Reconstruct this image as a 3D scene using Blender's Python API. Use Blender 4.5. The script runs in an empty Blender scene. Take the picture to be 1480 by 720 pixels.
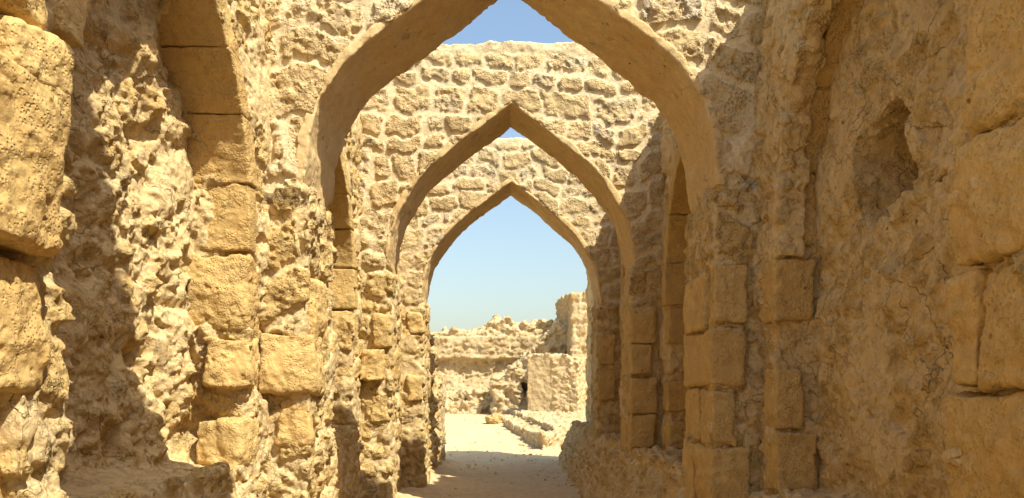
import bpy, math, time
import numpy as np
import openvdb as vdb
T0 = time.time()
F32 = np.float32
rng = np.random.default_rng(11)
C = bpy.context.scene.collection
R = math.radians

# ------------------------------------------------------------------ noise volumes (tileable)
def fbm_volume(n, beta, kmin, seed):
    r = np.random.default_rng(seed)
    w = np.fft.rfftn(r.standard_normal((n, n, n)).astype(F32))
    k = np.fft.fftfreq(n)*n; kz = np.fft.rfftfreq(n)*n
    kk = np.sqrt(k[:, None, None]**2+k[None, :, None]**2+kz[None, None, :]**2).astype(F32)
    kk[0, 0, 0] = 1
    amp = kk**(-beta); amp[kk < kmin] = 0; amp[kk > n*0.42] = 0
    v = np.fft.irfftn(w*amp, s=(n, n, n)).astype(F32)
    return v/v.std()

NV = 128
V1 = fbm_volume(NV, 2.25, 2.5, 1)
V2 = fbm_volume(NV, 2.0, 4, 2)

def worley_volume(n, cells, seed):
    r = np.random.default_rng(seed)
    pts = r.random((cells, cells, cells, 3)).astype(F32)*.84+.08
    idv = r.random((cells, cells, cells)).astype(F32)
    g = (np.arange(n, dtype=F32)+.5)*cells/n
    b = np.floor(g).astype(int)
    f1 = np.full((n, n, n), 9, F32); f2 = f1.copy(); ident = np.zeros((n, n, n), F32)
    for dx in (-1, 0, 1):
        for dy in (-1, 0, 1):
            for dz in (-1, 0, 1):
                ix, iy, iz = (b+dx) % cells, (b+dy) % cells, (b+dz) % cells
                p = pts[np.ix_(ix, iy, iz)]
                d = (p[..., 0]+((b+dx)-g)[:, None, None])**2
                d += (p[..., 1]+((b+dy)-g)[None, :, None])**2
                d += (p[..., 2]+((b+dz)-g)[None, None, :])**2
                d = np.sqrt(d)
                nearer = d < f1
                f2 = np.where(nearer, f1, np.minimum(f2, d))
                ident = np.where(nearer, idv[np.ix_(ix, iy, iz)], ident)
                f1 = np.where(nearer, d, f1)
    return f1, f2-f1, ident
NW, CW = 120, 6
W1, WE, WID = worley_volume(NW, CW, 5)

def samp(vol, x, y, z, f, off=0.0):
    """trilinear lookup of a tileable volume; f = tiles per metre"""
    n = vol.shape[0]; flat = vol.reshape(-1)
    qx = np.asarray(x*(f*n)+off*n, F32); qy = np.asarray(y*(f*n)+off*1.7*n, F32); qz = np.asarray(z*(f*n)+off*2.3*n, F32)
    ix = np.floor(qx); iy = np.floor(qy); iz = np.floor(qz)
    fx = qx-ix; fy = qy-iy; fz = qz-iz
    ix = ix.astype(np.int32) % n; iy = iy.astype(np.int32) % n; iz = iz.astype(np.int32) % n
    jx = (ix+1) % n*(n*n); jy = (iy+1) % n*n; jz = (iz+1) % n
    ix = ix*(n*n); iy = iy*n
    a = flat[ix+iy+iz]; a = a+(flat[ix+iy+jz]-a)*fz
    b = flat[ix+jy+iz]; b = b+(flat[ix+jy+jz]-b)*fz
    a = a+(b-a)*fy
    c = flat[jx+iy+iz]; c = c+(flat[jx+iy+jz]-c)*fz
    d = flat[jx+jy+iz]; d = d+(flat[jx+jy+jz]-d)*fz
    c = c+(d-c)*fy
    return a+(c-a)*fx

def near(vol, x, y, z, f, off=0.0):
    n = vol.shape[0]
    ix = np.floor(x*(f*n)+off*n).astype(np.int32) % n
    iy = np.floor(y*(f*n)+off*1.7*n).astype(np.int32) % n
    iz = np.floor(z*(f*n)+off*2.3*n).astype(np.int32) % n
    return vol[ix, iy, iz]

def ss(a, b, x):
    t = np.clip((x-a)/(b-a), 0, 1)
    return t*t*(3-2*t)

def hsh(a, b, s):
    v = np.sin(a*127.1+b*311.7+s*74.7)*43758.5453
    return (v-np.floor(v)).astype(F32)

# ------------------------------------------------------------------ stone patterns
def courses(u, z, seed, rh, sw):
    """coursed masonry: distance inside each stone to its joint, and the stone's own random number"""
    r = np.random.default_rng(seed)
    hs = rh*(.72+.62*r.random(60)); rb = np.concatenate([[-.6], -.6+np.cumsum(hs)])
    row = np.clip(np.searchsorted(rb, z)-1, 0, len(hs)-1)
    ez = np.minimum(z-rb[row], rb[row+1]-z)
    wr = (sw*(.8+.55*r.random(60)))[row]; of = (r.random(60)*7)[row]
    q = u/wr+of
    k = np.floor(q); f = q-k
    j0 = (hsh(k, row, seed)-.5)*.5+.25; j1 = 1+(hsh(k+1, row, seed)-.5)*.5+.25
    lo = f < j0
    jm = (hsh(k-1, row, seed)-.5)*.5-.75
    l = np.where(lo, jm, j0); rr = np.where(lo, j0, j1)
    ident = np.where(lo, k-1, k)
    eu = np.minimum(f-l, rr-f)*wr
    c = .075
    e = c-np.sqrt(np.maximum(c-eu, 0)**2+np.maximum(c-ez, 0)**2)
    return e.astype(F32), hsh(ident, row, seed+3), hsh(ident, row, seed+9)

class Style:
    def __init__(s, kind='rubble', seed=1, rh=.24, sw=.36, stone=.03, joint=.02, soft=.035, big=.03, fine=.006, pit=.02, sgn=1, scale=.3,
                 cover=None, knob=0, tone=.5, mort=0, flat=0):
        s.__dict__.update(locals())

def detail(P, st):
    """outward displacement, mortar share, tone and a second random number for points P (list of x, y, z arrays)"""
    x, y, z = P
    n1 = samp(V1, x, y, z, .36, st.seed*.13)
    n2 = samp(V2, x, y, z, .95, st.seed*.31)
    n3 = samp(V2, x, y, z, 3.1, .23)
    d = st.big*np.clip(n1, -2, 2)+st.fine*np.clip(n2, -2.2, 2.2)+st.fine*.45*n3
    if st.kind == 'plain':
        d += -st.pit*ss(1.35, 2.1, n2)
        return d, np.full(len(x), st.mort, F32), np.full(len(x), st.tone, F32)+.06*n1, np.full(len(x), .5, F32)
    wu = .03*n1
    if st.kind == 'courses':
        u = y+st.sgn*x
        wz = samp(V1, u, np.full_like(u, .3), np.full_like(u, st.seed*.07), .21)
        e, t, t2 = courses(u+wu+.006*n2, z+.05*wz+.5*wu+.012*np.sin(u*9+st.seed), st.seed, st.rh, st.sw)
        e = e-.026*(t2-.3)
    else:
        f = 1/(CW*st.scale)
        X = x+wu; Y = y+wu; Z = (z+.02*n1)*1.45
        e = samp(WE, X, Y, Z, f, st.seed*.17)*st.scale*.5
        t = near(WID, X, Y, Z, f, st.seed*.17)
        t2 = (t*7.31) % 1
    e = e+.004*n2
    m = ss(st.joint, st.joint+st.soft, e)
    rough = .35+.9*t2
    por = ss(.5, 1.7, samp(V2, x, y, z, 1.9, .4+st.seed*.1))
    d += st.stone*m*(.55+.75*t)
    d -= m*st.pit*por*rough
    if st.kind == 'courses':
        d += m*.007*rough*samp(V2, x, y, z, 1.3, .77)
    if st.knob:
        b = np.abs(samp(V1, x, y, z, .85, .2+st.seed*.11))          # rounded lumps with creases between them
        d += st.knob*(1.15*np.minimum(b, 1.7)-.75)
        e2 = samp(WE, x+.03*n1, y, z+.02*n2, 1.1, .5+st.seed*.05)
        d += st.knob*.8*(ss(0, .16, e2)-.8)
        d -= st.knob*1.1*ss(.9, 1.7, samp(V1, x, y, z, .62, .6))
    if st.cover is not None:                       # plaster that still covers part of the stones
        c = ss(st.cover-.25, st.cover+.05, samp(V1, x, y, z, .3, .9+st.seed*.1))
        d = d*(1-c)+c*(st.stone*.8+.4*st.big*n1+.6*st.fine*n2+.4*st.fine*n3+.010*ss(-.03, .03, n1-.25)+.008*ss(-.03, .03, .6*n2+n1+.5))
        m = m*(1-c)
    return d, 1-m, t, t2

# ------------------------------------------------------------------ meshing
class Grid:
    def __init__(s, lo, hi, h):
        s.lo = np.array(lo, float); s.h = h
        n = np.ceil((np.array(hi)-s.lo)/h).astype(int)+1
        s.n = n
        s.x = (s.lo[0]+np.arange(n[0])*h).astype(F32)[:, None, None]
        s.y = (s.lo[1]+np.arange(n[1])*h).astype(F32)[None, :, None]
        s.z = (s.lo[2]+np.arange(n[2])*h).astype(F32)[None, None, :]

class Foot:
    """moves points most of the way to the undisplaced surface, so relief is read from the face it stands on"""
    def __init__(s, base, g, k=.8): s.b = base; s.g = g; s.k = k
    def __call__(s, P):
        g = s.g; b = s.b; h = g.h
        f = [(p-l)/h for p, l in zip(P, g.lo)]
        i, j, k = [np.clip(np.rint(a).astype(np.int32), 1, n-2) for a, n in zip(f, g.n)]
        i0, j0, k0 = i, j, k
        gr = [b[i+1, j, k]-b[i-1, j, k], b[i, j+1, k]-b[i, j-1, k], b[i, j, k+1]-b[i, j, k-1]]
        L2 = np.maximum(gr[0]**2+gr[1]**2+gr[2]**2, (h*.6)**2)
        v = b[i, j, k]
        for a, q, q0 in zip(gr, f, (i0, j0, k0)): v = v+a*(q-q0)*.5
        c = s.k*v*(2*h)/L2
        return [(p-a*c).astype(F32) for p, a in zip(P, gr)]

def emit(name, base, g, zones, mat, parent=None, band=.16, smooth=True, project=True):
    """base: signed distances on grid g; zones: Style or function(P)->[(style, weight)]"""
    base = np.broadcast_to(base, tuple(g.n)).astype(F32)
    h = g.h
    sel = np.abs(base) < band
    i, j, k = np.nonzero(sel)
    P = [g.x[i, 0, 0], g.y[0, j, 0], g.z[0, 0, k]]
    out = np.clip(base, -band, band).copy()
    pr = Foot(base, g) if project else None
    d = style_eval(pr(P) if project else P, zones)[0]
    v = base[sel]-d*ss(band, band*.75, np.abs(base[sel]))
    out[sel] = v
    out = np.clip(out, -3*h, 3*h)/h
    gr = vdb.FloatGrid(background=3.0)
    gr.copyFromArray(out, tolerance=0)
    v, t, q = gr.convertToPolygons(0.0, 0.0)
    if len(q) == 0: print('EMPTY', name); return None
    co = (v*h+g.lo).astype(F32)
    if name in ('spandrel', 'niche_bay'): co, q = main_island(co, q)
    return link(name, co, q[:, ::-1], zones, mat, parent, smooth, pr)

def main_island(co, q):
    """drop the crumbs that float free of the main surface"""
    lab = np.arange(len(co))
    qi = q.astype(np.int64)
    for _ in range(200):
        l = lab[qi].min(1); new = lab.copy()
        for c in range(4): np.minimum.at(new, qi[:, c], l)
        new = new[new]; new = new[new]
        if np.array_equal(new, lab): break
        lab = new
    cnt = np.bincount(lab, minlength=len(co))
    keep = cnt[lab] > .04*len(co)
    if keep.all(): return co, q
    idx = np.cumsum(keep)-1
    kq = keep[qi].all(1)
    return co[keep], idx[qi[kq]]

def style_eval(P, zones):
    if isinstance(zones, Style): return detail(P, zones)
    tot = None
    for st, w in zones(P):
        idx = np.nonzero(w > .002)[0]
        if len(idx) == 0: continue
        r = detail([p[idx] for p in P], st)
        if tot is None: tot = [np.zeros(len(P[0]), F32) for _ in range(4)]
        for a, b in zip(tot, r): a[idx] += b*w[idx]
    return tot

def link(name, co, q, zones, mat, parent=None, smooth=True, pr=None):
    me = bpy.data.meshes.new(name)
    q = np.ascontiguousarray(q, np.int32); nf = len(q)
    me.vertices.add(len(co)); me.vertices.foreach_set('co', np.ascontiguousarray(co, F32).ravel())
    me.loops.add(nf*4); me.loops.foreach_set('vertex_index', q.ravel())
    me.polygons.add(nf); me.polygons.foreach_set('loop_start', np.arange(0, nf*4, 4, dtype=np.int32))
    me.update(calc_edges=True)
    me.polygons.foreach_set('use_smooth', np.full(nf, smooth))
    if zones is not None:
        d, m, t, t2 = style_eval(pr([co[:, 0], co[:, 1], co[:, 2]]) if pr else [co[:, 0], co[:, 1], co[:, 2]], zones)
        col = np.stack([m, t, t2, np.ones_like(m)], 1).astype(F32)
        a = me.attributes.new('stone', 'FLOAT_COLOR', 'POINT'); a.data.foreach_set('color', col.ravel())
    me.materials.append(mat)
    o = bpy.data.objects.new(name, me); C.objects.link(o)
    if parent is not None:
        o.parent = parent
        r = parent; off = np.zeros(3)
        while r is not None: off += np.array(r.location); r = r.parent
        o.location = -off
    return o

def thing(name, loc, label, cat, group=None):
    o = bpy.data.objects.new(name, None); C.objects.link(o); o.location = loc
    o.empty_display_size = .2
    tag(o, label, cat, group); return o
def tag(o, label, cat, group=None, kind=None):
    if label: o['label'] = label
    if cat: o['category'] = cat
    if group: o['group'] = group
    if kind: o['kind'] = kind

# ------------------------------------------------------------------ materials
def nd(nt, t, **kw):
    n = nt.nodes.new(t)
    for k, v in kw.items():
        if k in n.inputs: n.inputs[k].default_value = v
        else: setattr(n, k, v)
    return n
def stone_material(name, stone_a, stone_b, grey, mortar, bump=.6, grain=1.0, pits=.5, stain=.3, dark=None):
    m = bpy.data.materials.new(name); m.use_nodes = True; nt = m.node_tree; L = nt.links.new
    bs = nt.nodes['Principled BSDF']; bs.inputs['Roughness'].default_value = .95; bs.inputs['Specular IOR Level'].default_value = .15
    co = nd(nt, 'ShaderNodeNewGeometry').outputs['Position']
    at = nd(nt, 'ShaderNodeAttribute', attribute_name='stone')
    sp = nd(nt, 'ShaderNodeSeparateColor'); L(at.outputs['Color'], sp.inputs[0])
    def noise(scale, detail=4, rough=.6):
        n = nd(nt, 'ShaderNodeTexNoise', Scale=scale, Detail=detail, Roughness=rough); L(co, n.inputs['Vector']); return n.outputs['Fac']
    def mix(f, a, b, mode='MIX'):
        n = nd(nt, 'ShaderNodeMix', data_type='RGBA', blend_type=mode)
        for s, v in ((n.inputs[0], f), (n.inputs[6], a), (n.inputs[7], b)):
            if hasattr(v, 'links'): L(v, s)
            else: s.default_value = v if not isinstance(v, tuple) else (*v, 1)[:4]
        return n.outputs[2]
    def ramp(f, a, b, lo=0., hi=1.):
        n = nd(nt, 'ShaderNodeMapRange'); L(f, n.inputs[0]); n.inputs[1].default_value = a; n.inputs[2].default_value = b
        n.inputs[3].default_value = lo; n.inputs[4].default_value = hi; return n.outputs[0]
    big = noise(1.3, 5, .65); mid = noise(9, 5, .65); fin = noise(70*grain, 4, .7)
    c = mix(sp.outputs[1], stone_a, stone_b)
    c = mix(ramp(mid, .42, .68), c, tuple(x*.74 for x in stone_a))
    g = nd(nt, 'ShaderNodeMath', operation='MULTIPLY'); L(ramp(sp.outputs[2], .55, .95), g.inputs[0]); L(ramp(noise(4.5, 4), .4, .65), g.inputs[1])
    c = mix(g.outputs[0], c, grey)
    mo = mix(ramp(mid, .35, .7), mortar, tuple(x*.82 for x in mortar))
    c = mix(sp.outputs[0], c, mo)
    c = mix(ramp(big, .42, .66, 0, stain), c, (stone_a[0]*.80, stone_a[1]*.66, stone_a[2]*.52))
    c = mix(ramp(fin, .5, .75, 0, .5), c, tuple(x*.6 for x in stone_a))
    c = mix(ramp(fin, .5, .25, 0, .25), c, tuple(min(.85, x*1.18) for x in mortar))
    if dark is not None:                                           # small pock marks, the shade of their hollows painted as dark colour
        v = nd(nt, 'ShaderNodeTexVoronoi', Scale=9.0, Randomness=1.0); L(co, v.inputs['Vector'])
        q = nd(nt, 'ShaderNodeMath', operation='MULTIPLY'); L(ramp(v.outputs['Distance'], .13, .08), q.inputs[0]); L(ramp(noise(2.2, 3), .52, .6), q.inputs[1])
        c = mix(q.outputs[0], c, dark)
    wn = nd(nt, 'ShaderNodeTexNoise', Scale=3.0, Detail=5, Roughness=.6); L(co, wn.inputs['Vector'])
    wa = nd(nt, 'ShaderNodeVectorMath', operation='MULTIPLY_ADD'); L(wn.outputs['Color'], wa.inputs[0]); wa.inputs[1].default_value = (.35, .35, .35); L(co, wa.inputs[2])
    cv = nd(nt, 'ShaderNodeTexVoronoi', Scale=3.2, feature='DISTANCE_TO_EDGE'); L(wa.outputs[0], cv.inputs['Vector'])
    ck = ramp(cv.outputs['Distance'], 0, .014); ckm = nd(nt, 'ShaderNodeMath', operation='MAXIMUM'); L(ck, ckm.inputs[0]); L(ramp(noise(1.7, 2), .56, .50), ckm.inputs[1])
    c = mix(ckm.outputs[0], tuple(x*.66 for x in stone_a), c)
    L(c, bs.inputs['Base Color'])
    vo = nd(nt, 'ShaderNodeTexVoronoi', Scale=45.0*grain, feature='SMOOTH_F1', Smoothness=.3); L(co, vo.inputs['Vector'])
    pit = ramp(vo.outputs['Distance'], .18, .42, 0, 1)
    msk = ramp(noise(6, 3), .42, .62)
    inv = nd(nt, 'ShaderNodeMath', operation='SUBTRACT'); inv.inputs[0].default_value = 1; L(sp.outputs[0], inv.inputs[1])
    pm = nd(nt, 'ShaderNodeMath', operation='MULTIPLY'); L(msk, pm.inputs[0]); L(inv.outputs[0], pm.inputs[1])
    pv = nd(nt, 'ShaderNodeMath', operation='MULTIPLY'); L(pit, pv.inputs[0]); L(pm.outputs[0], pv.inputs[1])
    h1 = noise(28*grain, 8, .72)
    b1 = nd(nt, 'ShaderNodeBump', Strength=bump, Distance=.03); L(h1, b1.inputs['Height'])
    b2 = nd(nt, 'ShaderNodeBump', Strength=pits, Distance=.02); L(pv.outputs[0], b2.inputs['Height']); L(b1.outputs[0], b2.inputs['Normal'])
    fl = nd(nt, 'ShaderNodeBump', Strength=min(1, bump*1.2), Distance=.012); L(ramp(noise(6.5*grain, 9, .7), .49, .51), fl.inputs['Height']); L(b2.outputs[0], fl.inputs['Normal'])
    hm = nd(nt, 'ShaderNodeBump', Strength=bump*.55, Distance=.04); L(noise(11*grain, 5, .6), hm.inputs['Height']); L(fl.outputs[0], hm.inputs['Normal'])
    cb = nd(nt, 'ShaderNodeBump', Strength=min(1, bump*1.3), Distance=.012); L(ckm.outputs[0], cb.inputs['Height']); L(hm.outputs[0], cb.inputs['Normal'])
    L(cb.outputs[0], bs.inputs['Normal'])
    return m

A = (.62, .442, .185); B = (.51, .346, .135); G = (.48, .385, .225); MO = (.70, .53, .275)
M_ruin = stone_material('weathered_rubble', A, B, G, MO, bump=.62, pits=.8, stain=.3, dark=(.24, .15, .06))
M_wall = stone_material('coursed_masonry', (.61, .455, .23), (.52, .375, .18), (.45, .38, .27), (.73, .585, .35), bump=.45, pits=.9, stain=.12)
M_ash = stone_material('dressed_sandstone', (.64, .447, .18), (.55, .372, .14), (.52, .385, .185), (.64, .48, .24), bump=.38, grain=1.3, pits=.6, stain=.4, dark=(.24, .14, .05))
M_plas = stone_material('smooth_plaster', (.67, .50, .25), (.60, .43, .195), (.5, .4, .25), (.69, .53, .30), bump=.3, grain=.7, pits=.05, stain=.5, dark=(.12, .07, .03))
M_dirt = stone_material('packed_sand', (.64, .475, .26), (.58, .42, .22), (.6, .46, .26), (.71, .55, .33), bump=.35, grain=.6, pits=.05, stain=.25)
M_far = stone_material('distant_ruin', (.51, .375, .185), (.42, .30, .14), (.42, .36, .24), (.56, .435, .25), bump=.6, grain=.35, pits=.9, stain=.25)

# ------------------------------------------------------------------ signed distances
def mx(*a):
    r = a[0]
    for b in a[1:]: r = np.maximum(r, b)
    return r
def slab(c, lo, hi): return np.maximum(lo-c, c-hi)
def smin(a, b, k):
    h = np.clip(.5+.5*(b-a)/k, 0, 1)
    return b+(a-b)*h-k*h*(1-h)
def rbox(g, lo, hi, r, rot=0, tilt=0):
    c = (np.array(lo)+np.array(hi))/2; hs = (np.array(hi)-np.array(lo))/2
    X = g.x-c[0]; Y = g.y-c[1]; Z = g.z-c[2]
    if rot: X, Y = X*math.cos(rot)+Y*math.sin(rot), -X*math.sin(rot)+Y*math.cos(rot)
    if tilt: Y, Z = Y*math.cos(tilt)+Z*math.sin(tilt), -Y*math.sin(tilt)+Z*math.cos(tilt)
    qx = np.abs(X)-hs[0]+r; qy = np.abs(Y)-hs[1]+r; qz = np.abs(Z)-hs[2]+r
    return np.sqrt(np.maximum(qx, 0)**2+np.maximum(qy, 0)**2+np.maximum(qz, 0)**2)+np.minimum(mx(qx, qy, qz), 0)-r

ARCH = [(0, 1.47), (2.9, 1.47), (3.25, 1.47), (3.5, 1.44), (3.77, 1.36), (4.02, 1.22), (4.2, 1.10), (4.35, .96), (4.6, .67), (4.92, .24), (5.1, 0), (6.5, -1.95)]
ARCH_NEAR = [(0, 1.46), (3.3, 1.46), (3.5, 1.45), (3.78, 1.365), (4.06, 1.19), (4.28, .94), (4.52, .61), (4.8, .27), (5.03, 0), (6.5, -1.8)]
NICHE = [(0, 1.06), (2.9, 1.06), (3.1, 1.045), (3.3, .98), (3.6, .82), (3.85, .61), (4.0, .46), (4.3, 0), (6, -2.4)]
def prof(z, tab, sx=1.0):
    """half width at height z with the normal factor, for an opening"""
    zz = np.linspace(-1, 7, 1601)
    w = np.interp(zz, [t[0] for t in tab], [t[1]*sx for t in tab])
    k = np.exp(-np.linspace(-2, 2, 17)**2); k /= k.sum()
    sm = np.convolve(w, k, 'same'); w[20:-20] = sm[20:-20]
    dw = np.gradient(w, zz)
    return np.interp(z, zz, w).astype(F32), (1/np.sqrt(1+np.interp(z, zz, dw)**2)).astype(F32)
def opening(u, z, tab, sx=1.0):
    w, n = prof(z, tab, sx)
    return (np.abs(u)-w)*n

# ------------------------------------------------------------------ the transverse arches
LINE = .06
ARCHES = [(2.0, 2.62, 1.17, .022), (5.9, 6.75, 1.035, .0125), (9.6, 10.4, 1.0, .018), (13.1, 14.0, .985, .024)]
AL = ['nearest pier pair of big golden blocks framing the view at both edges of the photo',
      'largest pointed stone arch over the passage, its apex cut off by the top edge',
      'middle of the three pointed arches, seen framed inside the largest arch',
      'smallest and farthest pointed arch, open sky seen through it']
AG = 'pointed arches crossing the passage'

def ashlar(name, lo, hi, h, parent, rot=0., tilt=0., r=.025, mat=None, rough=1., seed=None, label=None):
    pad = .05
    g = Grid([a-pad for a in lo], [a+pad for a in hi], h)
    if seed is None: seed = int(rng.integers(1, 400))
    st = Style('plain', seed=seed, big=.010*rough, fine=.003*rough, pit=.011*rough, tone=float(rng.random()), mort=.0)
    q = [np.broadcast_to(a, tuple(g.n)).ravel() for a in (g.x, g.y, g.z)]
    w = ss(-.1, 1.1, samp(V1, *q, .8, seed*.017)).reshape(tuple(g.n))
    ch = min(.06 if lo[0] < 0 else .045, .3*min(b-a for a, b in zip(lo, hi)))
    o = emit(name, rbox(g, lo, hi, r*.6, rot, tilt)*(1-w)+rbox(g, lo, hi, ch, rot, tilt)*w, g, st, mat or M_ash, parent, band=.06)
    if label: o['label'] = label
    return o

def arch_styles(sd, sgn=1):
    k = 1.22 if sd < 30 else 1
    face = Style('courses', seed=sd, rh=.262*k, sw=.37*k, stone=.025, joint=.021, soft=.014, big=.007, fine=.003, pit=.018, sgn=1)
    pier = Style('courses', seed=sd+1, rh=.26*k, sw=.36, stone=.032 if sgn > 0 else .02, joint=.018, soft=.03, big=.012 if sgn > 0 else .008, fine=.005, pit=.022, knob=.007 if sgn > 0 else .002, sgn=sgn, cover=1.0)
    cap = Style('plain', seed=sd+2, big=.010, fine=.004, pit=.0, mort=1)
    def z(P):
        w = ss(3.0, 3.5, P[2]-.5*ss(1.5, 1.85, np.abs(P[0])))
        c = ss(5.66, 5.76, P[2])
        return [(face, w*(1-c)), (pier, (1-w)*(1-c)), (cap, c)]
    return z

def build_arch(i):
    y0, y1, sx, h = ARCHES[i]
    inner = 1.47*sx
    tab = ARCH_NEAR if i == 1 else ARCH
    root = thing('pointed_arch' if i else 'arch_pier_pair', (0, (y0+y1)/2, 0), AL[i], 'arch', AG)
    zn = arch_styles(20+i*7)
    mz = 1.81
    yc = (y0+y1)/2
    ztop = 5.84 if i else 5.84
    hh = h if i else .03
    g = Grid((-2.3, y0-.1, 3.0), (2.3, y1+.1, ztop+.1), hh)
    op = opening(g.x, g.z, tab, sx)
    bs = mx(slab(g.y, y0, y1), -(op-LINE*.8), slab(np.abs(g.x), -1, 2.25), 2.9-g.z, g.z-ztop)
    if i == 0: bs = np.maximum(bs, slab(g.x+.1*(g.z-5), -.62, .9))      # unseen crown left out to shape the shadow in the left niche
    emit('spandrel', bs, g, zn, M_wall, root)
    for s in (-1, 1):
        if i == 0: continue
        lo = [-2.15, y0-.1, -.15]; hi = [-1.33, y1+.1, 3.12]
        if s > 0: lo[0], hi[0] = 1.33, 2.15
        g = Grid(lo, hi, h)
        m = s*g.x
        face = inner-.0+.05*ss(3.1, 1.0, g.z)*0
        bs = mx(slab(g.y, y0, y1), slab(m, face-.014*(s > 0), 2.1), g.z-3.1)
        p = emit('pier', bs, g, arch_styles(20+i*7, 1 if s < 0 else -1), M_ruin, root, band=.14)
        z = {1: [2.05, 2.50]}.get(i, None)
        # dressed blocks at the corner towards the passage
        if s < 0:
            if i == 1:
                bl = [(1.99, 2.46, 1.475, 1.72, 6.02, 6.5, .02), (1.62, 2.05, 1.465, 1.86, 5.80, 6.35, .12), (1.22, 1.585, 1.50, 1.74, 5.85, 6.45, .07)]
            elif i == 2:
                bl = [(2.16, 2.54, 1.44, 1.66, 9.52, 10.1, .05), (1.77, 2.14, 1.52, 1.80, 9.45, 9.72, -.03), (1.77, 2.12, 1.42, 1.50, 9.76, 10.25, .0), (1.25, 1.6, 1.46, 1.70, 9.55, 10.2, .03)]
            else:
                bl = [(2.6, 2.95, 1.44, 1.7, 13.05, 13.7, 0), (1.5, 1.9, 1.44, 1.7, 13.03, 13.7, .04)]
        else:
            if i == 1:
                bl = [(2.10, 2.53, 1.46, 1.53, 6.02, 6.70, 0), (2.12, 2.56, 1.49, 1.74, 5.84, 6.0, 0), (1.66, 2.085, 1.455, 1.72, 5.83, 6.68, 0), (1.24, 1.64, 1.46, 1.56, 6.2, 6.72, 0),
                      (1.22, 1.63, 1.47, 1.66, 5.84, 6.12, .04), (.7, 1.2, 1.45, 1.50, 6.35, 6.74, 0), (.62, 1.205, 1.455, 1.75, 5.82, 6.3, .02)]
            elif i == 2:
                bl = [(2.22, 2.64, 1.44, 1.74, 9.52, 10.3, 0), (1.83, 2.2, 1.43, 1.70, 9.50, 10.3, .02), (1.36, 1.8, 1.44, 1.76, 9.53, 10.3, 0), (.94, 1.34, 1.43, 1.74, 9.51, 10.3, -.02)]
            else:
                bl = [(2.1, 2.6, 1.43, 1.72, 13.04, 13.9, 0), (1.5, 2.0, 1.43, 1.72, 13.05, 13.9, 0)]
        for (a, b, m0, m1, ya, yb, rt) in bl:
            x0, x1 = (m0, m1) if s > 0 else (-m1, -m0)
            ashlar('ashlar_block', (x0, ya, a), (x1, yb, b), max(h*.8, .012), p, rot=rt, tilt=rng.uniform(-.02, .02), rough=1.5 if s < 0 else .9, r=rng.uniform(.012, .035))
    # smooth plastered lining of the soffit
    zl = 2.95 if i else 3.25
    hl = min(h, .016) if i else .03
    g = Grid((-inner-.2, y0-.06, zl-.05), (inner+.2, y1+.06, 5.3), hl)
    op = opening(g.x, g.z, tab, sx)
    edge = .012*0
    rag = (.10*np.sin(g.y*6.1+2*np.sign(g.x))+.035*np.sin(g.y*17+1+np.sign(g.x)*1.3)) if i else 0
    low = (3.12 if i else 3.0)+rag*.8
    bs = mx(slab(op, .03*ss(3.4, 3.1, g.z), LINE), slab(g.y, y0-.022, y1+.02), low-g.z)
    if i == 0: bs = np.maximum(bs, slab(g.x+.1*(g.z-5), -.66, .94))
    emit('arch_lining', bs, g, Style('plain', seed=50+i, big=.008, fine=.002, pit=.006, tone=.5, mort=.15), M_plas, root, band=.05)
    return root

roots = [build_arch(i) for i in range(4)]
print('arches', time.time()-T0)

# nearest piers (only these parts of the nearest arch are in the picture)
r0 = roots[0]
for s in (-1, 1):
    sg = (lambda a, b: (a, b)) if s > 0 else (lambda a, b: (-b, -a))
    x0, x1 = sg(1.80, 2.4)
    g = Grid((x0-.05, 1.95, -.1), (x1+.2, 3.15, 3.6), .012)
    m = s*g.x
    bat = (1.99-.075*g.z if s < 0 else 1.72+0*g.z)
    bs = mx(slab(m, bat, 2.35), slab(g.y, 2.0, 2.98), g.z-3.5)
    st = Style('rubble', seed=70+s, scale=.3, stone=.04, joint=.02, soft=.05, big=.03, fine=.008, pit=.03, knob=.01)
    x0, x1 = sg(1.55, 2.4)
    g = Grid((x0, 1.95, -.1), (x1, 3.12, 3.55), .012)
    m = s*g.x
    bat = (2.12-.10*g.z if s < 0 else 1.72+0*g.z)
    bs = mx(slab(m, bat, 2.35), slab(g.y, 2.0, 2.93), g.z-3.5)
    p = emit('pier', bs, g, st, M_ruin, r0, band=.14)
    if s < 0:
        bl = [(2.93, 3.25, 1.70, 2.1, 2.35, 3.0, .1, .12), (2.72, 2.93, 1.68, 2.0, 2.72, 3.07, -.1, .05), (2.12, 2.76, 1.69, 2.2, 2.2, 3.05, 0, .05), (1.60, 2.10, 1.765, 2.2, 2.1, 3.04, .02, .03),
              (1.02, 1.585, 1.86, 2.3, 2.1, 3.03, 0, .03), (.3, 1.0, 1.93, 2.4, 2.05, 3.02, 0, .03)]
    else:
        bl = [(2.56, 3.12, 1.69, 2.2, 2.15, 2.96, .05, .06), (2.07, 2.54, 1.66, 2.2, 2.1, 3.03, -.02, .04), (1.63, 2.05, 1.665, 1.9, 2.86, 3.04, 0, .03), (1.63, 2.05, 1.655, 2.0, 2.12, 2.83, 0, .03),
              (1.02, 1.6, 1.66, 2.1, 2.1, 3.05, 0, .03), (.3, 1.0, 1.65, 2.1, 2.1, 3.05, 0, .03)]
    for (a, b, m0, m1, ya, yb, rt, rr) in bl:
        x0, x1 = sg(m0, m1)
        ashlar('ashlar_block', (x0, ya, a), (x1, yb, b), .0095, p, rot=rt, rough=1.3, r=rr+.01)

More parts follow.
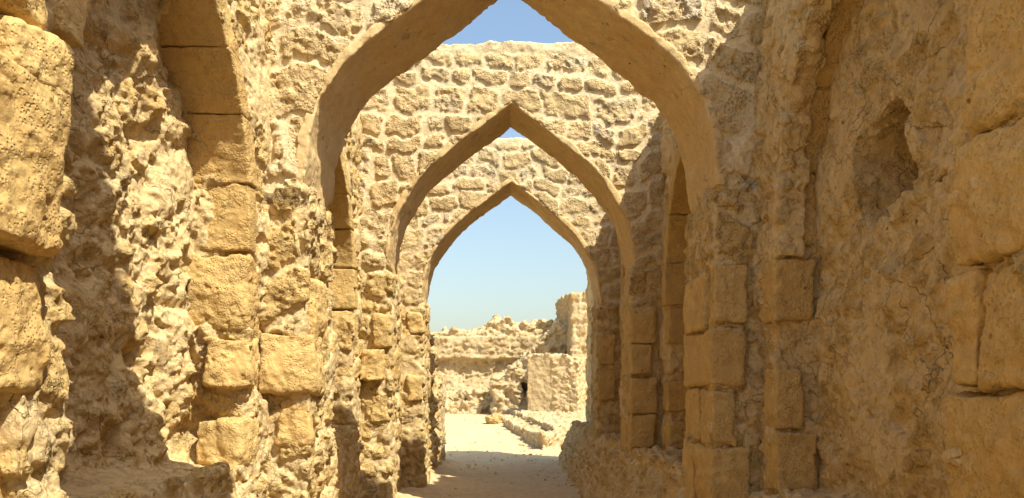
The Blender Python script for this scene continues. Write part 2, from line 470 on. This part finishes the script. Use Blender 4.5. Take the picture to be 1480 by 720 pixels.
# ------------------------------------------------------------------ the two side walls, bay by bay
LW = thing('side_wall', (-2.2, 8, 0), 'sunlit left side wall of the passage with deep arched niches and eroded rubble', 'wall')
RW = thing('side_wall', (2.2, 8, 0), 'shaded right side wall of the passage with niches, ledge and square hole', 'wall')
BAYS = [(2.95, 5.95, 4.37, .0115), (6.7, 9.65, 8.02, .018), (10.35, 13.15, 11.67, .025), (13.95, 19.0, 15.32, .035)]
def bay(side, b):
    s = -1 if side == 'L' else 1
    root = LW if s < 0 else RW
    ya, yb, yc, h = BAYS[b]
    top = 5.8 if s < 0 else [4.97, 4.95, 4.95, 6.4][b]
    low = 0.0 if b else .7
    ztop = top if b else 4.75
    sill = [1.08, 1.20, 1.20, 1.2][b] if s < 0 else [.90, .93, .93, .93][b]
    bk = 2.22 if s < 0 else (2.12 if b == 0 else 2.2)
    d = [1.62, 2.75]
    lo = (-d[1]-.1, ya-.1, low-.12) if s < 0 else (d[0], ya-.1, low-.12)
    hi = (-d[0], yb+.1, ztop+.12) if s < 0 else (d[1]+.1, yb+.1, ztop+.12+.65*(b == 2))
    g = Grid(lo, hi, h); m = s*g.x
    zt = ztop
    if s > 0 and b == 2: zt = ztop+.65*ss(12.7, 11.9, g.y)  # hidden top raised here, shaped to shade the passage floor
    wall = mx(slab(m, 1.835, d[1]), slab(g.y, ya, yb), low-g.z, g.z-zt)
    op = opening(g.y-yc, g.z, NICHE)
    cav = mx(op-.065, m-bk, sill-g.z)
    if s > 0 and b == 0:                                            # here rough render laps over most of the dressed reveal
        cav = np.minimum(mx(op-.065, m-bk, np.minimum(1.97-m, g.z-2.56), sill-g.z), mx(op+.015, m-bk, sill-g.z))
    bs = np.maximum(wall, -cav)
    # dust and fallen rubble banked against the foot of the niche back
    bank = mx(g.z-(sill+.02+np.maximum(m-1.95, 0)*.18), slab(m, 1.84, 2.4), slab(g.y, yc-1.1, yc+1.15), sill-.2-g.z)
    bs = smin(bs, bank, .06)
    if s > 0 and b == 0:                                            # the square putlog hole
        n = np.zeros(1)
        hole = rbox(g, (1.6, 4.12, 2.64), (2.7, 4.88, 3.22), .2, tilt=-.12)
        bs = np.maximum(bs, -hole)
    sd = 100+b*5+(50 if s > 0 else 0)
    if s < 0:
        fr = Style('courses', seed=sd, rh=.25, sw=.3, stone=.034, joint=.016, soft=.03, big=.014, fine=.006, pit=.014, knob=.007, cover=.9)
        bc = Style('rubble', seed=sd+1, scale=.28, stone=.028, joint=.0, soft=.07, big=.042, fine=.009, pit=.014, knob=.011, cover=1.2)
        pc = Style('rubble', seed=sd+3, scale=.26, stone=.02, joint=0, soft=.05, big=.02, fine=.005, pit=.01, cover=-.4)
    else:
        fr = Style('rubble', seed=sd, scale=.26, stone=.03, joint=.02, soft=.05, big=.020, fine=.006, pit=.02, knob=.006, cover=.4)
        bc = Style('rubble', seed=sd+1, scale=.26, stone=.026, joint=.0, soft=.05, big=.018, fine=.006, pit=.02, knob=.006, cover=.3)
    fl = Style('rubble', seed=sd+2, scale=.13, stone=.018, joint=.0, soft=.05, big=.010, fine=.004, pit=.0, mort=1, cover=.0)
    def zn(P):
        mm = s*P[0]
        w = ss(1.9, 2.1, mm)
        f = ss(sill+.16, sill+.06, P[2])*ss(sill-.14, sill-.06, P[2])*ss(1.84, 1.92, mm)
        if s < 0 and b == 0:
            k = ss(2.75, 3.0, P[2])*ss(4.3, 4.0, P[1])*(1-w)
            return [(fr, (1-w-k)*(1-f)), (bc, w*(1-f)), (fl, f), (pc, k*(1-f))]
        return [(fr, (1-w)*(1-f)), (bc, w*(1-f)), (fl, f)]
    o = emit('niche_bay', bs, g, zn, M_ruin, root, band=.2)
    # dressed lining blocks round the niche
    hb = max(.011, h*.75)
    cuts = [2.58, 3.04, 3.46, 3.80, 4.45] if s < 0 else [2.62, 3.1, 3.6, 4.45]
    for side2 in (1, -1):
        for a, c in zip(cuts[:-1], cuts[1:]):
            if s > 0 and side2 < 0: continue
            ylo, yhi = (yc, yc+1.3) if side2 > 0 else (yc-1.3, yc)
            if b == 0 and side2 < 0 and c < 3.3: continue
            mo = (1.785 if s < 0 else 1.985 if b == 0 else 1.765)+rng.uniform(-.006, .006)
            g2 = Grid((-2.3 if s < 0 else 1.7, ylo-.04, a-.04), (-1.7 if s < 0 else 2.3, yhi+.04, c+.04), hb)
            op2 = opening(g2.y-yc, g2.z, NICHE)
            bb = mx(slab(op2, .004, .17), slab(s*g2.x, mo, 2.27), slab(g2.y, ylo-.0, yhi), slab(g2.z, a+.004, c-.004))+.004
            st = Style('plain', seed=int(rng.integers(1, 300)), big=.004, fine=.002, pit=.008, tone=float(rng.random()), mort=.0)
            emit('lining_block', bb-.004, g2, st, M_ash, o, band=.05)
    jy = yc+1.06
    if s < 0:
        jb = [(2.04, 2.56, 1.81, 2.2, -.012, .24, 0), (1.66, 2.0, 1.785, 2.1, -.05, .26, .16), (1.10, 1.42, 1.81, 2.12, -.06, .2, -.12)]
        if b: jb = [(2.08, 2.56, 1.79, 2.1, -.005, .2, 0), (1.6, 1.95, 1.9, 2.2, .02, .22, .1), (1.24, 1.45, 1.88, 2.2, .0, .2, 0)]
    else:
        jb = [(2.10, 2.52, 1.80, 2.08, -.005, .25, 0), (1.36, 1.78, 1.81, 2.0, .0, .24, 0), (.93, 1.34, 1.80, 2.10, -.02, .24, 0)]
        if b: jb = [(2.18, 2.6, 1.8, 2.2, 0, .25, 0), (1.4, 1.75, 1.79, 2.14, .0, .24, 0), (.98, 1.3, 1.8, 2.1, 0, .24, 0)]
    for (a, c, m0, m1, e0, e1, rt) in jb:
        x0, x1 = (m0, m1) if s > 0 else (-m1, -m0)
        ashlar('jamb_block', (x0, jy+e0, a), (x1, jy+e1, c), hb, o, rot=rt, rough=1.5 if s < 0 else .9, r=rng.uniform(.015, .035))
    return o

for b in range(3): bay('L', b)
for b in range(4): bay('R', b)
print('bays', time.time()-T0)

# left plinths below the niches (set back), right plinth as one battered ledge
for (ya, yb, yc, h) in BAYS[:3]:
    g = Grid((-2.3, ya-.1, -.15), (-1.55, yb+.1, 1.3), max(h, .014)); m = -g.x
    bs = mx(slab(m, 1.80-.04*(1.2-g.z)*0, 2.25), slab(g.y, ya-.05, yb+.05), slab(g.z, -.1, 1.17 if ya > 4 else .97))
    emit('plinth', bs, g, Style('rubble', seed=33, scale=.24, stone=.04, joint=.02, soft=.05, big=.02, fine=.008, pit=.03, knob=.01), M_ruin, LW, band=.14)
def plinth_right(ya, yb, h, sd):
    g = Grid((.95, ya-.1, -.15), (2.2, yb+.1, 1.12), h); m = g.x
    face = 1.12+.40*np.clip(g.z, -.1, 1.0)
    bs = mx((face-m)*.92, m-2.15, slab(g.y, ya, yb), slab(g.z, -.12, .93))
    return emit('plinth', bs, g, Style('rubble', seed=sd, scale=.2, stone=.045, joint=.01, soft=.05, big=.022, fine=.010, pit=.03, knob=.02), M_ruin, RW, band=.14)
plinth_right(6.55, 10.5, .018, 41)
plinth_right(10.4, 14.1, .024, 42)
plinth_right(14.0, 19.0, .03, 43)
g = Grid((1.55, 3, -.15), (2.2, 6.0, 1.05), .016)
emit('plinth', mx(slab(g.x, 1.72, 2.2), slab(g.y, 3, 6), slab(g.z, -.12, .9)), g, Style('rubble', seed=45, scale=.24, stone=.04, joint=.02, soft=.05, big=.02, fine=.008, pit=.03, knob=.01), M_ruin, RW, band=.14)

# the stretch of both walls behind the camera
for s, root, top in ((-1, LW, 4.9), (1, RW, 4.9)):
    g = Grid((-2.8 if s < 0 else 1.7, -6, -.15), (-1.7 if s < 0 else 2.8, 2.9, top+.1+4.3*(s > 0)), .06)
    tz = top+(3.8-.9*g.y)*(ss(-.35, -.2, g.y)*ss(1.72, 1.6, g.y))*(s > 0)  # unseen tall piece added on the right wall to shade the left niche sill
    bs = mx(slab(s*g.x, 1.9, 2.7), slab(g.y, -5.9, 2.8), g.z-tz)
    emit('wall_end', bs, g, Style('rubble', seed=61, scale=.3, stone=.04, big=.03, fine=.01, pit=.03), M_ruin, root, band=.2)

# broken left wall beyond the farthest arch
BR = thing('broken_wall', (-2, 16, 0), 'low broken stub of rubble wall just beyond the farthest arch, left of the path', 'wall')
g = Grid((-2.8, 13.9, -.2), (-1.3, 18.6, 3.1), .035)
topz = 2.72-.10*(g.y-14)-.8*ss(17.0, 17.7, g.y)+0*g.x
bs = mx(slab(-g.x, 1.60-.03*(2.6-g.z)*0, 2.6), slab(g.y, 14.0, 18.3), (g.z-topz)*.9)
emit('rubble_core', bs, g, Style('rubble', seed=81, scale=.26, stone=.06, joint=.02, soft=.05, big=.05, fine=.012, pit=.04, knob=.03), M_ruin, BR, band=.22)
g = Grid((-2.2, 16.9, -.2), (-1.3, 18.4, 2.3), .03)
bs = mx(slab(-g.x, 1.52, 2.0), slab(g.y, 17.2, 18.2), g.z-2.05)
emit('end_pier', bs, g, Style('courses', seed=82, rh=.4, sw=.6, stone=.03, big=.012, fine=.006, pit=.02), M_wall, BR, band=.12)
print('walls', time.time()-T0)

# ------------------------------------------------------------------ courtyard ruins
def gz(y): return .75*ss(22.5, 34, y)
far_r = dict(stone=.075, joint=.02, soft=.06, big=.07, fine=.02, pit=.05, knob=.022, scale=.36)
o = thing('ruined_wall', (-2, 39, 0), 'long low rubble wall closing the far side of the courtyard, below the sky', 'wall')
g = Grid((-7, 37.2, .3), (4.5, 41.3, 5.9), .065)
n = np.broadcast_to(samp(V1, (g.x+0*g.y).ravel(), (g.y+0*g.x).ravel(), np.zeros(g.n[0]*g.n[1], F32), .12).reshape(g.n[0], g.n[1], 1), (g.n[0], g.n[1], 1))
t1 = 4.35+.06*n; t2 = 4.65+.55*ss(-1.8, -.6, g.x)+.12*n
lean = .30*ss(3.35, 3.15, g.z)-.5*ss(2.6, 1.4, g.z)
bs = np.minimum(mx(slab(g.y, 38+lean, 40), g.z-t1, slab(g.x, -6.9, 4.4)), mx(slab(g.y, 38.9, 41), g.z-t2, slab(g.x, -6.9, 4.4)))
far_c = Style('courses', seed=99, rh=.34, sw=.42, stone=.06, joint=.03, soft=.05, big=.04, fine=.015, pit=.04)
far_s = Style('rubble', seed=90, **far_r)
def zf(P):
    w = ss(3.25, 3.5, P[2])*ss(4.7, 4.5, P[2])
    return [(far_c, w), (far_s, 1-w)]
emit('rubble_masonry', bs, g, zf, M_far, o, band=.35)
o = thing('tall_wall', (3, 35, 0), 'tall pale block wall at the back, rising beside the right edge of the far arch opening', 'wall')
g = Grid((2.1, 31, .3), (3.4, 41.5, 6.9), .06)
tt = 6.35-.08*(41-g.y)-.0*g.x
bs = mx(slab(g.x, 2.42, 3.2), slab(g.y, 31.3, 41.2), g.z-tt)
emit('block_masonry', bs, g, Style('courses', seed=91, rh=.38, sw=.55, stone=.05, joint=.03, soft=.04, big=.03, fine=.012, pit=.04), M_far, o, band=.2)
o = thing('ruined_stair', (.8, 34.5, .7), 'sloping heap of broken masonry stair climbing right towards the tall far wall', 'ruin')
g = Grid((-1.3, 32.4, .3), (2.9, 38, 5.2), .055)
sl = np.interp(g.x, [-1.2, -.75, -.2, .4, 1.2, 1.9, 2.7], [1.9, 2.2, 2.5, 3.0, 3.7, 4.5, 4.7]).astype(F32)
bs = mx((g.z-sl)*.75, slab(g.y, 33.3+.0*g.x, 37.8), slab(g.x, -.72, 2.6))
op = mx(slab(g.x, .48, .76), slab(g.z, 1.45, 2.0), g.y-34.3)
bs = np.maximum(bs, -op)
emit('rubble_masonry', bs, g, Style('rubble', seed=92, **{**far_r, 'scale': .38}), M_far, o, band=.32)
o = thing('masonry_block', (1.6, 31, .7), 'square masonry pier with smooth plastered front in the far courtyard, right of the path', 'pier')
g = Grid((.2, 29.4, .3), (2.9, 33, 3.4), .03)
X = g.x-1.6; Y = g.y-30.0
ca, sa = math.cos(-.3), math.sin(-.3)
uu = X*ca+Y*sa; vv = -X*sa+Y*ca
tp = 3.1-.12*ss(.2, .8, uu)+.10*ss(-.5, -.9, uu)*0-.25*ss(1.0, 1.8, vv)
bs = mx(slab(uu, -1.0, .95+0*vv), slab(vv, 0, 1.9), g.z-tp)
rb = Style('rubble', seed=93, scale=.3, stone=.045, joint=.02, soft=.05, big=.02, fine=.01, pit=.03)
pl = Style('plain', seed=94, big=.015, fine=.006, pit=.01, tone=.4, mort=.5)
def zb(P):
    x = P[0]-1.6; y = P[1]-30.0
    u = x*ca+y*sa
    w = ss(-.02, -.12, u)*ss(3.02, 2.9, P[2])
    return [(pl, w), (rb, 1-w)]
emit('block_masonry', bs, g, zb, M_far, o, band=.12)
o = thing('stone_terrace', (-1, 35, .7), 'two low rubble terraces at the foot of the far wall, left side', 'terrace')
for (x0, x1, y0, y1, zt, sd) in ((-6, -.2, 34.6, 37.2, 1.22, 95), (-6, .1, 36.3, 38.3, 1.75, 96), (-1.9, .2, 35.2, 37.0, 1.72, 97)):
    g = Grid((x0-.2, y0-.2, .3), (x1+.2, y1+.2, zt+.3), .055)
    bs = rbox(g, (x0, y0, .2), (x1, y1, zt), .12)
    emit('terrace_step', bs, g, Style('rubble', seed=sd, **{**far_r, 'knob': .03}), M_far, o, band=.3)
# low kerb-like bench with two steps running back from the path
o = thing('stone_bench', (.3, 28, 0), 'low L-shaped rubble step platform along the right side of the courtyard path', 'platform')
def poly(g, pts):
    """signed distance to a convex footprint, counter-clockwise"""
    d = None
    for (ax, ay), (bx, by) in zip(pts, pts[1:]+pts[:1]):
        ex, ey = bx-ax, by-ay; L = math.hypot(ex, ey)
        q = ((g.x-ax)*ey-(g.y-ay)*ex)/L
        d = q if d is None else np.maximum(d, q)
    return d
rb2 = dict(scale=.28, stone=.05, joint=.02, soft=.05, big=.03, fine=.012, pit=.03, knob=.02)
for pts, zt, sd in (([(.95, 23.0), (2.6, 24.6), (2.6, 33), (-.85, 32.6)], .42, 101), ([(1.35, 24.3), (2.6, 25.4), (2.6, 33), (-.2, 32.6)], .62, 102)):
    g = Grid((-1.3, 22.7, -.1), (2.9, 33.2, zt+.55), .04)
    bs = mx(poly(g, pts), g.z-(zt+.35*ss(24, 32, g.y)), slab(g.x, -1.2, 2.8))
    emit('bench_step', bs, g, Style('rubble', seed=sd, **rb2), M_far, o, band=.2)
print('far', time.time()-T0)

# ------------------------------------------------------------------ ground
def axis(parts):
    out = []
    for a, b, st in parts: out.append(np.arange(a, b, st))
    return np.concatenate(out+[[parts[-1][1]]])
gx = axis([(-400, -20, 20), (-20, -4, .8), (-4, 4, .05), (4, 20, .8), (20, 400, 20)])
gy = axis([(-300, -10, 15), (-10, 8, .4), (8, 36, .05), (36, 60, .8), (60, 600, 20)])
XX, YY = np.meshgrid(gx, gy, indexing='ij')
f = XX.astype(F32).ravel(); k = YY.astype(F32).ravel(); zz = np.zeros_like(f)
hz = gz(k)+.012*samp(V1, f, k, zz, .12)+.0035*samp(V2, f, k, zz, .5)
ed = ss(.95, 1.5, np.abs(f-.0))*ss(20, 18, k)*.07
hz += ed*(1+.4*samp(V1, f, k, zz, .3))
co = np.stack([f, k, hz], 1)
nx_, ny_ = len(gx), len(gy)
ii = np.arange(nx_*ny_).reshape(nx_, ny_)
q = np.stack([ii[:-1, :-1], ii[1:, :-1], ii[1:, 1:], ii[:-1, 1:]], -1).reshape(-1, 4)
gr = link('ground', co, q, None, M_dirt)
tag(gr, None, None, kind='structure')
gr['label'] = 'packed pale sand floor of the passage and courtyard'

# ------------------------------------------------------------------ loose stones
def pebble(loc, size, label, seed, group=None, mat=None):
    sx, sy, sz = size
    g = Grid([-sx*1.5, -sy*1.5, -sz*1.5], [sx*1.5, sy*1.5, sz*1.5], max(sx, sy, sz)/14)
    X, Y, Z = g.x/sx, g.y/sy, g.z/sz
    r = (np.abs(X)**3+np.abs(Y)**3+np.abs(Z)**3)**(1/3)
    bs = (r-1)*min(size)*.9
    st = Style('plain', seed=seed, big=.0, fine=.0, pit=0, tone=.4)
    n = samp(V1, *[np.broadcast_to(a, tuple(g.n)).ravel() for a in (g.x/sx*.3, g.y/sx*.3, g.z/sx*.3)], .9, seed*.1).reshape(tuple(g.n))
    o = emit('loose_stone', bs+n*min(size)*.16, g, st, mat or M_ruin, None, band=9, project=False)
    o.location = loc; o.rotation_euler[2] = seed*.7
    tag(o, label, 'stone', group); return o
pebble((-1.70, 6.95, 1.24), (.16, .13, .10), 'rounded pale block lying on the low ledge just past the big arch, left side', 3)
pebble((.33, 24.2, .035), (.09, .07, .05), 'small pale stone lying alone on the sand beside the low step platform', 4)
pebble((-.62, 29.6, .62), (.28, .24, .2), 'squarish boulder at the left tip of the low step platform', 5)
pebble((-1.96, 4.72, 1.08), (.035, .028, .02), 'tiny dark stone on the sill of the nearest left niche', 6)
pebble((-1.88, 4.95, 1.09), (.07, .10, .05), 'lumpy grey stone at the edge of the nearest left niche sill', 7)
pebble((-1.92, 5.18, 1.09), (.05, .07, .04), 'small broken stone behind the lumpy one on the nearest left sill', 8)
pebble((.52, 20.9, .02), (.04, .04, .02), 'tiny pebble on sunlit sand close to the shadow edge', 9)

def gravel():
    r = np.random.default_rng(8)
    V = []; Q = []
    corners = np.array([(a, b, c) for a in (-1, 1) for b in (-1, 1) for c in (-1, 1)], float)
    quads = np.array([(0, 1, 3, 2), (4, 6, 7, 5), (0, 4, 5, 1), (2, 3, 7, 6), (0, 2, 6, 4), (1, 5, 7, 3)])
    def add(x, y, z, sz):
        p = corners*(.75+.5*r.random((8, 3)))*sz*(.5+.35*r.random(3))
        a = r.random()*6.3; ca, sa = math.cos(a), math.sin(a)
        p = np.stack([p[:, 0]*ca-p[:, 1]*sa, p[:, 0]*sa+p[:, 1]*ca, p[:, 2]*.7], 1)+(x, y, z)
        Q.append(quads+8*len(V)); V.append(p)
    for _ in range(520):                                           # foot of the walls and the open path
        y = 9+26*r.random()**1.3
        x = r.choice([-1, 1])*(1.42-.75*r.random()**3)-.1 if r.random() < .7 else r.uniform(-1.4, 1.2)
        if y > 19: x = r.uniform(-3.5, 1.3)
        add(x, y, float(gz(np.float32(y)))+.012, r.uniform(.008, .028)*(1+.4*(y > 19)))
    for yc, zs in ((4.37, 1.11), (8.02, 1.23)):                                          # dust and crumbs on the left sills
        for _ in range(150): add(-r.uniform(1.86, 2.12), yc+r.uniform(-.9, 1.0), zs, r.uniform(.006, .018))
    o = link('gravel', np.concatenate(V), np.concatenate(Q), None, M_dirt, smooth=False)
    tag(o, 'fine crumbs of stone scattered on the sand and the niche sills', None, kind='stuff')
gravel()

# ------------------------------------------------------------------ light, sky, camera
SUN = (1.0, -.95, 1.77)
hl = math.hypot(SUN[0], SUN[1]); el = math.atan2(SUN[2], hl)
sd = bpy.data.lights.new('sun', 'SUN'); sd.energy = 4.2; sd.angle = R(.5); sd.color = (1, .94, .80)
so = bpy.data.objects.new('sun', sd); C.objects.link(so)
from mathutils import Vector
so.rotation_euler = Vector(SUN).to_track_quat('Z', 'Y').to_euler()
w = bpy.data.worlds.new('World'); bpy.context.scene.world = w; w.use_nodes = True
nt = w.node_tree
sk = nt.nodes.new('ShaderNodeTexSky'); sk.sky_type = 'NISHITA'; sk.sun_disc = False
sk.sun_elevation = el; sk.sun_rotation = math.atan2(SUN[0], SUN[1])
sk.air_density = 1.45; sk.dust_density = 2.7; sk.ozone_density = 2.0; sk.altitude = 0
bg = nt.nodes['Background']; bg.inputs[1].default_value = .112
nt.links.new(sk.outputs[0], bg.inputs[0])
cd = bpy.data.cameras.new('camera'); cam = bpy.data.objects.new('camera', cd); C.objects.link(cam)
cam.location = (0, 0, 1.6); cam.rotation_euler = (R(90), 0, 0)
cd.sensor_width = 36; cd.lens = 1150/1480*36; cd.shift_y = (570-360)/1480; cd.shift_x = (740-738)/1480
cd.clip_end = 2000
sc = bpy.context.scene; sc.camera = cam
sc.view_settings.view_transform = 'Standard'; sc.view_settings.look = 'None'; sc.view_settings.gamma = 1
sc.view_settings.exposure = .92
sc.cycles.max_bounces = 6; sc.cycles.diffuse_bounces = 5
print('done', time.time()-T0, sum(len(o.data.polygons) for o in bpy.data.objects if o.type == 'MESH'))
